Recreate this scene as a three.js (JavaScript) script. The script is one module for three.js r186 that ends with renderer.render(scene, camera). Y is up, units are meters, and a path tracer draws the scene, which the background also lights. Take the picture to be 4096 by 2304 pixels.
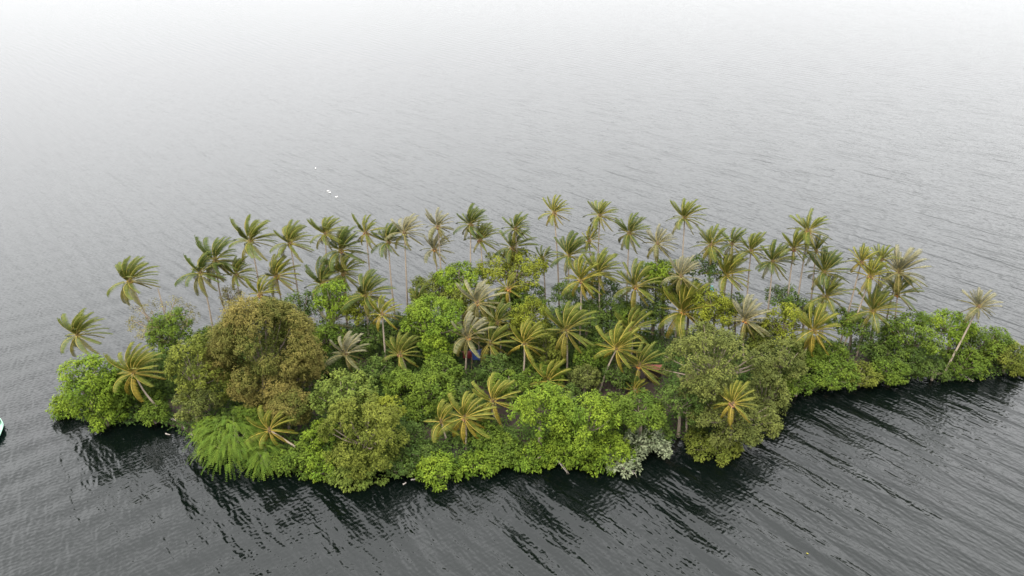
import * as THREE from 'three';
import { mergeGeometries } from 'three/addons/utils/BufferGeometryUtils.js';

// ------------------------------------------------------------------ camera, sky, sun, exposure
const scene = new THREE.Scene();
const PITCH = 28 * Math.PI / 180, EYE = new THREE.Vector3(0, 63, 85), FOCAL = 2768;      // focal length in pixels of the 4096 x 2304 photograph
const camera = new THREE.PerspectiveCamera(2 * Math.atan(1152 / FOCAL) * 180 / Math.PI, 16 / 9, 0.5, 9000);
camera.position.copy(EYE);
camera.lookAt(0, EYE.y - Math.sin(PITCH) * 100, EYE.z - Math.cos(PITCH) * 100);
const renderer = new THREE.WebGLRenderer({ antialias: true });
renderer.setSize(1024, 576);
renderer.toneMapping = THREE.LinearToneMapping;
renderer.toneMappingExposure = 3.6;
renderer.shadowMap.enabled = true;

const SUN = new THREE.Vector3(-0.35, 0.86, 0.36).normalize();
const sun = new THREE.DirectionalLight(0xfff4e4, 1.45);
sun.position.copy(SUN).multiplyScalar(200);
sun.castShadow = true; sun.shadow.radius = 45; sun.shadow.mapSize.set(2048, 2048);
Object.assign(sun.shadow.camera, { left: -110, right: 110, top: 70, bottom: -70, near: 10, far: 420 });
scene.add(sun, sun.target);

// ------------------------------------------------------------------ random numbers and noise
let seed = 7;
const rnd = () => { seed = (seed + 0x6d2b79f5) | 0; let t = Math.imul(seed ^ (seed >>> 15), 1 | seed); t = (t + Math.imul(t ^ (t >>> 7), 61 | t)) ^ t; return ((t ^ (t >>> 14)) >>> 0) / 4294967296; };
const rr = (a, b) => a + (b - a) * rnd();
const gauss = () => (rnd() + rnd() + rnd() + rnd() - 2) * 0.87;
const hash = (x, y) => { let h = Math.imul(x, 374761393) + Math.imul(y, 668265263) | 0; h = Math.imul(h ^ (h >>> 13), 1274126177); return ((h ^ (h >>> 16)) >>> 0) / 4294967296; };
function noise(x, y) {
  const i = Math.floor(x), j = Math.floor(y), f = x - i, g = y - j, u = f * f * (3 - 2 * f), v = g * g * (3 - 2 * g);
  return (hash(i, j) * (1 - u) + hash(i + 1, j) * u) * (1 - v) + (hash(i, j + 1) * (1 - u) + hash(i + 1, j + 1) * u) * v;
}
const fbm = (x, y) => noise(x, y) * 0.5 + noise(x * 2.1 + 5, y * 2.1) * 0.27 + noise(x * 4.3, y * 4.3 + 9) * 0.15 + noise(x * 8.9, y * 8.9) * 0.08;
const V = (x, y, z) => new THREE.Vector3(x, y, z);

// overcast sky: brighter towards the zenith, softly mottled, one wide glow where the sun stands behind the cloud
{
  const W = 512, H = 256, d = new Float32Array(W * H * 4);
  for (let j = 0; j < H; j++) for (let i = 0; i < W; i++) {
    const el = ((j + 0.5) / H - 0.5) * Math.PI, az = ((i + 0.5) / W - 0.5) * 2 * Math.PI, s = Math.max(0, Math.sin(el));
    const dir = V(Math.cos(el) * Math.cos(az), Math.sin(el), Math.cos(el) * Math.sin(az));
    const t = 2.2 / (s + 0.35), m = fbm(dir.x * t + 20, dir.z * t + 20) - 0.5;
    const glow = Math.exp(-(1 - dir.dot(SUN)) * 5);
    const L = (1.38 - 1.11 * Math.exp(-Math.pow(s / 0.280, 3))) * (1 + 0.34 * m * Math.min(1, s * 4 + 0.3)) + 0.16 * glow;
    const k = (j * W + i) * 4;
    d[k] = L * 0.992; d[k + 1] = L * 1.0; d[k + 2] = L * 1.012; d[k + 3] = 1;
  }
  const sky = new THREE.DataTexture(d, W, H, THREE.RGBAFormat, THREE.FloatType);
  sky.mapping = THREE.EquirectangularReflectionMapping; sky.magFilter = sky.minFilter = THREE.LinearFilter; sky.needsUpdate = true;
  scene.background = sky; scene.environment = sky;
}

// ------------------------------------------------------------------ helpers
const taken = new Map();
function numbered(name) { const n = taken.get(name) || 0; taken.set(name, n + 1); return n ? `${name}_${String(n).padStart(3, '0')}` : name; }
function tag(o, label, category, group) { o.userData.label = label; o.userData.category = category; if (group) o.userData.group = group; return o; }
function thing(name, label, category, pos, group) { const o = new THREE.Group(); o.name = numbered(name); o.position.copy(pos); scene.add(o); return tag(o, label, category, group); }
function part(name, geometry, material, parent) { const m = new THREE.Mesh(geometry, material); m.name = name; m.castShadow = m.receiveShadow = true; parent.add(m); return m; }
// where a sight line of the survey photograph (4096 pixels wide) meets a level, or a plane of equal z
const FWD = V(0, -Math.sin(PITCH), -Math.cos(PITCH)), UPV = V(0, Math.cos(PITCH), -Math.sin(PITCH));
function ray(px, py) { return V(0, 0, 0).addScaledVector(FWD, 1).addScaledVector(UPV, (1152 - py) / FOCAL).add(V((px - 2048) / FOCAL, 0, 0)); }
function onLevel(px, py, y = 0) { const r = ray(px, py); return EYE.clone().addScaledVector(r, (y - EYE.y) / r.y); }
function onDepth(px, py, z) { const r = ray(px, py); return EYE.clone().addScaledVector(r, (z - EYE.z) / r.z); }
const metresPerPixel = (p) => p.clone().sub(EYE).dot(FWD) / FOCAL;

class Buf {                                                            // triangles with a colour each
  constructor() { this.p = []; this.c = []; }
  tri(a, b, c, k) { this.p.push(a.x, a.y, a.z, b.x, b.y, b.z, c.x, c.y, c.z); for (let i = 0; i < 3; i++) this.c.push(k[0], k[1], k[2]); }
  build() {
    const g = new THREE.BufferGeometry();
    g.setAttribute('position', new THREE.Float32BufferAttribute(this.p, 3));
    g.setAttribute('color', new THREE.Float32BufferAttribute(this.c, 3));
    g.computeVertexNormals();
    return g;
  }
}
function tube(points, r0, r1, radial = 6, seg = 8) {
  const curve = new THREE.CatmullRomCurve3(points), g = new THREE.TubeGeometry(curve, seg, 1, radial, false), P = g.attributes.position;
  for (let i = 0; i <= seg; i++) {
    const t = i / seg, c = curve.getPointAt(t), r = r0 + (r1 - r0) * t;
    for (let j = 0; j <= radial; j++) { const k = i * (radial + 1) + j; P.setXYZ(k, c.x + (P.getX(k) - c.x) * r, c.y + (P.getY(k) - c.y) * r, c.z + (P.getZ(k) - c.z) * r); }
  }
  g.computeVertexNormals();
  return g;
}

// ------------------------------------------------------------------ materials
const leafMat = new THREE.MeshPhysicalMaterial({ vertexColors: true, roughness: 0.85, transmission: 0.16, thickness: 0, side: THREE.DoubleSide, specularIntensity: 0.1 });
const frondMat = new THREE.MeshPhysicalMaterial({ vertexColors: true, roughness: 0.6, transmission: 0.14, thickness: 0, side: THREE.DoubleSide, specularIntensity: 0.18 });
function barkTexture(a, b, rings) {
  const W = 64, H = 256, d = new Uint8Array(W * H * 4);
  for (let j = 0; j < H; j++) for (let i = 0; i < W; i++) {
    const n = fbm(i / 9 + 3, j / 14) * 0.8 + (rings ? 0.25 * (Math.sin(j / H * Math.PI * 2 * 24) > 0.55 ? 1 : 0) : 0.3 * noise(i / 2, j / 30)), k = (j * W + i) * 4;
    for (let q = 0; q < 3; q++) d[k + q] = a[q] + (b[q] - a[q]) * Math.min(1, n);
    d[k + 3] = 255;
  }
  const t = new THREE.DataTexture(d, W, H); t.colorSpace = THREE.SRGBColorSpace; t.wrapS = t.wrapT = THREE.RepeatWrapping; t.magFilter = THREE.LinearFilter; t.repeat.set(1, 3); t.needsUpdate = true; return t;
}
const palmBark = new THREE.MeshStandardMaterial({ map: barkTexture([150, 138, 122], [88, 77, 66], true), roughness: 0.9 });
const treeBark = new THREE.MeshStandardMaterial({ map: barkTexture([142, 130, 116], [66, 55, 45], false), roughness: 0.9 });
const fibre = new THREE.MeshStandardMaterial({ color: new THREE.Color().setRGB(0.085, 0.052, 0.026), roughness: 0.95 });
const nutMat = [new THREE.Color().setRGB(0.12, 0.055, 0.018), new THREE.Color().setRGB(0.24, 0.10, 0.015), new THREE.Color().setRGB(0.12, 0.11, 0.025)].map((color) => new THREE.MeshStandardMaterial({ color, roughness: 0.6 }));

// ------------------------------------------------------------------ the lake
const WIND = V(0.74, 0, -0.67);
function waveTexture(N, tile, list) {                                     // a height field that repeats after `tile` metres
  const h = new Float32Array(N * N);
  for (const [kx, ky, amp, ph] of list) {
    const sx = new Float32Array(N), cx = new Float32Array(N);
    for (let i = 0; i < N; i++) { const a = 2 * Math.PI * kx * i / N + ph; sx[i] = Math.sin(a); cx[i] = Math.cos(a); }
    for (let j = 0; j < N; j++) { const b = 2 * Math.PI * ky * j / N, sb = Math.sin(b) * amp, cb = Math.cos(b) * amp; for (let i = 0; i < N; i++) h[j * N + i] += sx[i] * cb + cx[i] * sb; }
  }
  return h;
}
function spectrum(tile, count, l0, l1, main, spread, steep) {
  const out = [];
  for (let n = 0; n < count; n++) {
    const lam = l0 * Math.pow(l1 / l0, rnd()), a = main + gauss() * spread, k = tile / lam;
    const kx = Math.round(k * Math.cos(a)), ky = Math.round(k * Math.sin(a));
    if (kx || ky) out.push([kx, ky, steep * lam / (2 * Math.PI) / Math.sqrt(count / 2), rnd() * 6.283]);
  }
  return out;
}
// v runs along -z, so the wind heads towards (0.74, 0.67) in (u, v)
const NA = 1024, TILE_A = 71, TILE_B = 31;
const normalMap = (() => {
  const list = [...spectrum(TILE_A, 80, 1.2, 5.6, 0.72, 0.17, 0.080), ...spectrum(TILE_A, 40, 0.6, 2.4, 0.74 + 1.1, 0.4, 0.014)];
  const h = waveTexture(NA, TILE_A, list), d = new Uint8Array(NA * NA * 4), s = NA / TILE_A / 2;
  for (let j = 0; j < NA; j++) for (let i = 0; i < NA; i++) {
    const dx = (h[j * NA + (i + 1) % NA] - h[j * NA + (i + NA - 1) % NA]) * s, dy = (h[((j + 1) % NA) * NA + i] - h[((j + NA - 1) % NA) * NA + i]) * s, l = 1 / Math.hypot(dx, dy, 1), k = (j * NA + i) * 4;
    d[k] = 127.5 - 127.5 * dx * l; d[k + 1] = 127.5 - 127.5 * dy * l; d[k + 2] = 127.5 + 127.5 * l; d[k + 3] = 255;
  }
  const t = new THREE.DataTexture(d, NA, NA); t.wrapS = t.wrapT = THREE.RepeatWrapping; t.magFilter = THREE.LinearFilter; t.repeat.set(1 / TILE_A, 1 / TILE_A); t.needsUpdate = true; return t;
})();
const BUMP_RANGE = 0.30;
const bumpMap = (() => {
  const list = [...spectrum(TILE_B, 80, 0.36, 1.25, 0.66, 0.5, 0.095), ...spectrum(TILE_B, 40, 0.34, 0.9, 2.2, 0.7, 0.045)];
  const h = waveTexture(NA, TILE_B, list), d = new Float32Array(NA * NA * 4);
  for (let k = 0; k < NA * NA; k++) { const v = Math.min(1, Math.max(0, 0.5 + h[k] / BUMP_RANGE)); d[k * 4] = d[k * 4 + 1] = d[k * 4 + 2] = v; d[k * 4 + 3] = 1; }
  const t = new THREE.DataTexture(d, NA, NA, THREE.RGBAFormat, THREE.FloatType); t.wrapS = t.wrapT = THREE.RepeatWrapping; t.magFilter = THREE.LinearFilter; t.repeat.set(1 / TILE_B, 1 / TILE_B); t.needsUpdate = true; return t;
})();
{
  // longer waves are real relief: a train with the wind, another that bends round the left end of the island
  const waves = [];
  for (let n = 0; n < 34; n++) { const a = -0.72 + gauss() * 0.36, lam = 1.9 * Math.pow(5, rnd()); waves.push([Math.cos(a), Math.sin(a), 2 * Math.PI / lam, 0.016 * lam / 6.283, rnd() * 6.283, lam, 0]); }
  for (let n = 0; n < 14; n++) { const a = -2.2 + gauss() * 0.6, lam = 1.8 * Math.pow(3.4, rnd()); waves.push([Math.cos(a), Math.sin(a), 2 * Math.PI / lam, 0.020 * lam / 6.283, rnd() * 6.283, lam, 1]); }
  const angles = [];
  for (let a = -52; a <= 52; a += 0.45) angles.push(a);
  for (let a = 57; a < 308; a += 6) angles.push(a);
  angles.push(308 - 360 + 360);
  const radii = [2, 10, 22, 32, 40];
  let r = 46; while (r < 900) { radii.push(r); r += Math.max(0.42, r * 0.0062); } radii.push(1000, 1300, 1800, 2600, 4000, 7000);
  const P = [], N = [], U = [], I = [], na = angles.length;
  for (const rad of radii) for (const deg of angles) {
    const a = deg * Math.PI / 180, x = Math.sin(a) * rad, z = EYE.z - Math.cos(a) * rad, step = Math.max(0.42, rad * 0.0062, Math.abs(deg) <= 52 ? rad * 0.0079 : rad * 0.1);
    const gust = 0.45 + 1.1 * fbm(x / 34 + 40, z / 26 + 11), left = 1 / (1 + Math.exp((x + 25) / 14));
    let y = 0, gx = 0, gz = 0;
    for (const [cx, cz, k, amp, ph, lam, side] of waves) {
      const keep = Math.min(1, Math.max(0, lam / step / 3 - 1)); if (!keep) continue;
      const A = amp * keep * gust * (side ? 0.25 + 0.9 * left : 1.05 - 0.55 * left), q = k * (cx * x + cz * z) + ph, c = Math.cos(q) * A * k;
      y += Math.sin(q) * A; gx += c * cx; gz += c * cz;
    }
    const l = 1 / Math.hypot(gx, 1, gz);
    P.push(x, y, z); N.push(-gx * l, l, -gz * l); U.push(x, -z);
  }
  for (let j = 0; j + 1 < radii.length; j++) for (let i = 0; i < na; i++) { const a = j * na + i, b = j * na + (i + 1) % na, c = a + na, e = b + na; I.push(a, b, e, a, e, c); }
  const ctr = P.length / 3; P.push(0, 0, EYE.z); N.push(0, 1, 0); U.push(0, -EYE.z);
  for (let i = 0; i < na; i++) I.push(ctr, (i + 1) % na, i);
  const g = new THREE.BufferGeometry();
  g.setAttribute('position', new THREE.Float32BufferAttribute(P, 3)); g.setAttribute('normal', new THREE.Float32BufferAttribute(N, 3)); g.setAttribute('uv', new THREE.Float32BufferAttribute(U, 2)); g.setIndex(I);
  const m = new THREE.MeshPhysicalMaterial({ color: new THREE.Color().setRGB(0.0008, 0.0018, 0.0014), roughness: 0.17, ior: 1.34, normalMap, bumpMap, bumpScale: BUMP_RANGE });
  const lake = part('water', g, m, scene); lake.userData.kind = 'structure';
}

// ------------------------------------------------------------------ the island's ground
const SHORE = [[300, 1665], [430, 1695], [640, 1690], [760, 1730], [880, 1800], [1010, 1850], [1200, 1872], [1400, 1890], [1620, 1896], [1760, 1890], [1950, 1862], [2150, 1856], [2420, 1850], [2600, 1790], [2720, 1745], [2900, 1745], [3010, 1650], [3120, 1580], [3300, 1545], [3500, 1530], [3640, 1505], [3800, 1520], [3960, 1500], [4085, 1480], [4090, 1445], [3900, 1425], [3700, 1412], [3450, 1400], [3250, 1392], [3000, 1378], [2800, 1358], [2640, 1348], [2400, 1328], [2200, 1318], [2000, 1315], [1800, 1310], [1620, 1316], [1400, 1325], [1180, 1345], [950, 1365], [700, 1420], [560, 1480], [380, 1560]].map(([x, y]) => onLevel(x, y, 0));
function insideBy(x, z) {                                                // metres inside the shoreline, negative outside
  let best = 1e9, inside = false;
  for (let i = 0, j = SHORE.length - 1; i < SHORE.length; j = i++) {
    const a = SHORE[i], b = SHORE[j], dx = b.x - a.x, dz = b.z - a.z, t = Math.min(1, Math.max(0, ((x - a.x) * dx + (z - a.z) * dz) / (dx * dx + dz * dz)));
    best = Math.min(best, Math.hypot(x - a.x - dx * t, z - a.z - dz * t));
    if ((a.z > z) !== (b.z > z) && x < dx * (z - a.z) / dz + a.x) inside = !inside;
  }
  return inside ? best : -best;
}
const groundHeight = (x, z) => { const d = insideBy(x, z) + (fbm(x / 2.4, z / 2.4) - 0.5) * 1.6; return d < 0 ? Math.max(-1.2, d * 0.6) : Math.min(0.9, d * 0.32) + 0.25 * (fbm(x / 5, z / 5) - 0.4); };
{
  const x0 = Math.min(...SHORE.map((p) => p.x)) - 3, x1 = Math.max(...SHORE.map((p) => p.x)) + 3, z0 = Math.min(...SHORE.map((p) => p.z)) - 3, z1 = Math.max(...SHORE.map((p) => p.z)) + 3, st = 0.8;
  const nx = Math.ceil((x1 - x0) / st), nz = Math.ceil((z1 - z0) / st), P = [], C = [], I = [];
  for (let j = 0; j <= nz; j++) for (let i = 0; i <= nx; i++) {
    const x = x0 + i * st, z = z0 + j * st, n = fbm(x / 1.7 + 9, z / 1.7), m = fbm(x / 6, z / 6 + 4), g = Math.min(1, Math.max(0, (m - 0.42) * 6));
    P.push(x, groundHeight(x, z), z);
    C.push((0.020 * (1 - g) + 0.010 * g) * (0.5 + 1.0 * n), (0.012 * (1 - g) + 0.016 * g) * (0.5 + 1.0 * n), (0.008 * (1 - g) + 0.006 * g) * (0.5 + 1.0 * n));
  }
  for (let j = 0; j < nz; j++) for (let i = 0; i < nx; i++) { const a = j * (nx + 1) + i, b = a + 1, c = a + nx + 1, e = c + 1; if (Math.max(P[a * 3 + 1], P[b * 3 + 1], P[c * 3 + 1], P[e * 3 + 1]) > -1.1) I.push(a, c, b, b, c, e); }
  const g = new THREE.BufferGeometry();
  g.setAttribute('position', new THREE.Float32BufferAttribute(P, 3)); g.setAttribute('color', new THREE.Float32BufferAttribute(C, 3)); g.setIndex(I); g.computeVertexNormals();
  part('ground', g, new THREE.MeshStandardMaterial({ vertexColors: true, roughness: 1 }), scene).userData.kind = 'structure';
}

// ------------------------------------------------------------------ foliage
const ta = V(0, 0, 0), tb = V(0, 0, 0), tn = V(0, 0, 0);
function leaf(buf, p, n, dir, len, wid, col, fold = 0.18) {
  tn.copy(n).normalize(); ta.copy(dir).addScaledVector(tn, -dir.dot(tn)).normalize(); tb.crossVectors(tn, ta);
  const base = p, tip = p.clone().addScaledVector(ta, len).addScaledVector(tn, -len * 0.12), mid = p.clone().addScaledVector(ta, len * 0.5).addScaledVector(tn, -wid * fold);
  const l = mid.clone().addScaledVector(tb, wid / 2), r = mid.clone().addScaledVector(tb, -wid / 2);
  buf.tri(base, r, tip, col); buf.tri(base, tip, l, col);
}
const sphere = () => { const y = rr(-1, 1), a = rnd() * 6.283, s = Math.sqrt(1 - y * y); return V(Math.cos(a) * s, y, Math.sin(a) * s); };
const mixc = (a, b, t, k) => [(a[0] + (b[0] - a[0]) * t) * k, (a[1] + (b[1] - a[1]) * t) * k, (a[2] + (b[2] - a[2]) * t) * k];
// leaf kinds: two colours a clump lies between, leaf length and width, leaves in a clump, clump radius, how closed the crown is, lobe size
const KIND = {
  lime:   { a: [0.048, 0.083, 0.009], b: [0.102, 0.138, 0.012], len: 0.35, wid: 0.17, n: 16, cr: 0.50, fill: 1.0, lobe: 0.40 },
  green:  { a: [0.034, 0.058, 0.008], b: [0.074, 0.104, 0.012], len: 0.35, wid: 0.17, n: 16, cr: 0.50, fill: 1.0, lobe: 0.40 },
  dark:   { a: [0.026, 0.046, 0.010], b: [0.054, 0.078, 0.014], len: 0.31, wid: 0.17, n: 15, cr: 0.52, fill: 0.9, lobe: 0.42 },
  olive:  { a: [0.050, 0.064, 0.010], b: [0.092, 0.102, 0.016], len: 0.30, wid: 0.16, n: 16, cr: 0.46, fill: 1.0, lobe: 0.34, span: 1.75 },
  bronze: { even: true, a: [0.036, 0.050, 0.009], b: [0.116, 0.095, 0.026], len: 0.26, wid: 0.13, n: 20, cr: 0.46, fill: 1.75, lobe: 0.28, span: 1.85 },
  broad:  { a: [0.040, 0.060, 0.010], b: [0.086, 0.106, 0.019], len: 0.40, wid: 0.23, n: 12, cr: 0.48, fill: 1.1, lobe: 0.34, span: 1.75 },
  silver: { a: [0.062, 0.080, 0.040], b: [0.150, 0.165, 0.100], len: 0.40, wid: 0.19, n: 11, cr: 0.46, fill: 0.9, lobe: 0.36 },
  yellow: { a: [0.070, 0.084, 0.009], b: [0.112, 0.122, 0.012], len: 0.31, wid: 0.17, n: 16, cr: 0.48, fill: 0.95, lobe: 0.38 },
  sparse: { a: [0.085, 0.080, 0.028], b: [0.130, 0.115, 0.040], len: 0.24, wid: 0.12, n: 12, cr: 0.55, fill: 0.55, lobe: 0.36 },
  grey:   { a: [0.042, 0.053, 0.013], b: [0.084, 0.093, 0.022], len: 0.30, wid: 0.15, n: 15, cr: 0.44, fill: 0.95, lobe: 0.30 },
  fern:   { a: [0.040, 0.074, 0.010], b: [0.080, 0.114, 0.014], len: 0.29, wid: 0.066, n: 0, cr: 0.5, fill: 1.0, lobe: 0.4 },
};
function crownGeometry(k, R, floor, lobesOut) {
  const buf = new Buf(), mean = Math.cbrt(R.x * R.y * R.z);
  const nl = Math.max(6, Math.round((k.even ? 3.4 : 2.5) / (k.lobe * k.lobe))), lobes = [];
  for (let i = 0; i < nl; i++) {
    const y = 1 - (i + 0.5) / nl * (k.span || 1.6), a = i * 2.39996 + rr(-0.5, 0.5), s = Math.sqrt(Math.max(0, 1 - y * y)), d = V(Math.cos(a) * s, y, Math.sin(a) * s);
    const size = k.lobe * (k.even ? rr(0.75, 1.3) : rnd() < 0.25 ? rr(0.45, 0.7) : rr(0.7, 1.25)), out = (1 - size * (k.even ? 0.85 : 0.75)) * (k.even ? rr(0.88, 1.10) : rr(0.86, 1.16));
    lobes.push({ c: V(d.x * R.x * out, d.y * R.y * out, d.z * R.z * out), r: size * mean, flat: Math.min(1.1, R.y / mean) * rr(0.75, 1) });
  }
  lobesOut.push(...lobes);
  if (k === KIND.fern) {                                                   // hanging sprays of narrow leaflets
    const count = Math.round(48 * mean * mean);
    for (let i = 0; i < count; i++) {
      const d = sphere(); if (d.y < -0.25) d.y *= -1;
      const p = V(d.x * R.x, d.y * R.y, d.z * R.z).multiplyScalar(rr(0.5, 1.06)), out = V(d.x + gauss() * 0.35, 0.10, d.z + gauss() * 0.35).normalize(), L = rr(0.9, 2.9), col = mixc(k.a, k.b, rnd(), rr(0.8, 1.15)), st = 11;
      const v = out.clone().multiplyScalar(0.9).add(V(gauss() * 0.3, 0.25, gauss() * 0.3));
      for (let s = 0; s < st; s++) {
        v.y -= 0.17; const dir = v.clone().normalize(); p.addScaledVector(dir, L / st); if (p.y < floor) break;
        const lat = V(-dir.z, 0, dir.x).normalize();
        for (const e of [-1, 1]) leaf(buf, p, V(out.x * 0.4, 1, out.z * 0.4), dir.clone().addScaledVector(lat, e * 0.9), k.len * rr(0.8, 1.2) * (1.1 - s / st * 0.6), k.wid, mixc(col, col, 0, rr(0.85, 1.15)));
      }
    }
    return buf.build();
  }
  const pos = V(0, 0, 0), up = V(0, 1, 0);
  const clump = (c, d, r, n, ct, ck) => {                                 // a pad of leaves: a loose cap that faces d
    for (let j = 0; j < n; j++) {
      const o = sphere().addScaledVector(d, 0.55).normalize().multiplyScalar(r * Math.pow(rnd(), 0.45)); o.addScaledVector(d, -r * 0.25); pos.copy(c).add(o); if (pos.y < floor) continue;
      const nn = d.clone().multiplyScalar(0.4).addScaledVector(up, 0.7).addScaledVector(o, 0.9 / r).add(sphere().multiplyScalar(0.6));
      leaf(buf, pos.clone(), nn, o.clone().addScaledVector(d, 0.25).add(V(0.10, -0.06, -0.08)).add(sphere().multiplyScalar(0.12)), k.len * rr(0.75, 1.3), k.wid * rr(0.8, 1.2), mixc(k.a, k.b, ct, ck * rr(0.75, 1.25)));
    }
  };
  for (const lb of lobes) {
    const tone = rnd(), area = lb.r * lb.r / (k.cr * k.cr), outward = V(lb.c.x / R.x, lb.c.y / R.y, lb.c.z / R.z).normalize();
    for (let i = 0, n = Math.max(5, Math.round(2.9 * k.fill * area)); i < n; i++) {
      const d = sphere().addScaledVector(outward, 0.7).addScaledVector(up, 0.15).normalize(), rad = lb.r * (rnd() < 0.12 ? rr(1.1, 1.35) : rr(0.8, 1.1));
      const c = V(lb.c.x + d.x * rad, lb.c.y + d.y * rad * lb.flat, lb.c.z + d.z * rad), ct = Math.min(1, Math.max(0, tone * (k.even ? 0.75 : 0.6) + rnd() * (k.even ? 0.25 : 0.4) + gauss() * 0.18));
      clump(c, d, k.cr * rr(0.6, 1.15), k.n, ct, rr(0.82, 1.18));
    }
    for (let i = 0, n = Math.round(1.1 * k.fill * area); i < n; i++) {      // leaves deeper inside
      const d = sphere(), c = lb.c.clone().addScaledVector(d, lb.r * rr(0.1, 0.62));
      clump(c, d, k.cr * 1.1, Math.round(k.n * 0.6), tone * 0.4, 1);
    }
  }
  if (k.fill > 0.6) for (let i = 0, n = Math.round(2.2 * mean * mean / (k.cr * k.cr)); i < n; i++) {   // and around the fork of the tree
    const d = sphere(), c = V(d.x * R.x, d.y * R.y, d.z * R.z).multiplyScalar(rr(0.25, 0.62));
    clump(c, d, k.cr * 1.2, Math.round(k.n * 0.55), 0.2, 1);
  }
  return buf.build();
}
let crowns = 0;
function tree(name, label, category, cx, cy, hw, hh, by, kind, opt = {}) {
  const foot = onLevel(cx + (opt.dx || 0), by, 0.5), c = onDepth(cx, cy, foot.z), s = metresPerPixel(c), k = KIND[kind];
  const dip = Math.atan2(EYE.y - c.y, EYE.z - c.z), rx = hw * s, rz = rx * (opt.deep || 0.85), H = hh * s;
  const ry = Math.max(rx * 0.42, Math.sqrt(Math.max(0, H * H - (rz * Math.sin(dip)) ** 2)) / Math.cos(dip));
  c.y = Math.max(c.y, 0.9);
  const base = V(foot.x, Math.max(-0.3, groundHeight(foot.x, foot.z) - 0.25), foot.z), t = thing(name, label, category, base, opt.group), R = V(rx, ry, rz), lobes = [];
  const g = crownGeometry(k, R, 0.15 - c.y, lobes), off = c.clone().sub(base);
  g.translate(off.x, off.y, off.z);
  const fork = off.clone().multiplyScalar(0.62); fork.y = Math.max(0.5, off.y - ry * 0.35);
  const tr = Math.min(0.38, 0.09 + 0.045 * rx), parts = [tube([V(0, 0, 0), V(fork.x * 0.35 + gauss() * 0.2, fork.y * 0.5, fork.z * 0.35 + gauss() * 0.2), fork], tr * 1.2, tr * 0.75, 7, 6)];
  for (const lb of lobes.slice(0, opt.bare ? 26 : 14)) {
    const e = lb.c.clone().multiplyScalar(opt.bare ? 1.12 : 0.9).add(off), m = fork.clone().lerp(e, 0.5).add(V(gauss() * 0.25, -0.1 * rx, gauss() * 0.25));
    parts.push(tube([fork.clone(), m, e], tr * (opt.bare ? 0.42 : 0.5), tr * (opt.bare ? 0.14 : 0.12), 5, 5));
  }
  part('trunk', mergeGeometries(parts), opt.bark || treeBark, t);
  part('crown', g, leafMat, t);
  crowns += g.attributes.position.count / 3;
  return t;
}

// ------------------------------------------------------------------ coconut palms
const PAL = {
  green:  { leaf: [[0.035, 0.048, 0.007], [0.070, 0.080, 0.011]], old: [[0.056, 0.056, 0.008], [0.102, 0.086, 0.012]], rib: [0.210, 0.170, 0.040] },
  deep:   { leaf: [[0.023, 0.037, 0.007], [0.048, 0.062, 0.010]], old: [[0.044, 0.048, 0.008], [0.082, 0.072, 0.011]], rib: [0.185, 0.155, 0.036] },
  yellow: { leaf: [[0.042, 0.053, 0.006], [0.084, 0.088, 0.010]], old: [[0.076, 0.066, 0.007], [0.136, 0.100, 0.011]], rib: [0.270, 0.205, 0.042] },
  silver: { leaf: [[0.050, 0.056, 0.019], [0.108, 0.102, 0.052]], old: [[0.052, 0.052, 0.011], [0.096, 0.082, 0.020]], rib: [0.225, 0.185, 0.070] },
};
const SECTORS = 12, ELEV = [72, 44, 12, -26], frondCache = new Map();
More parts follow.
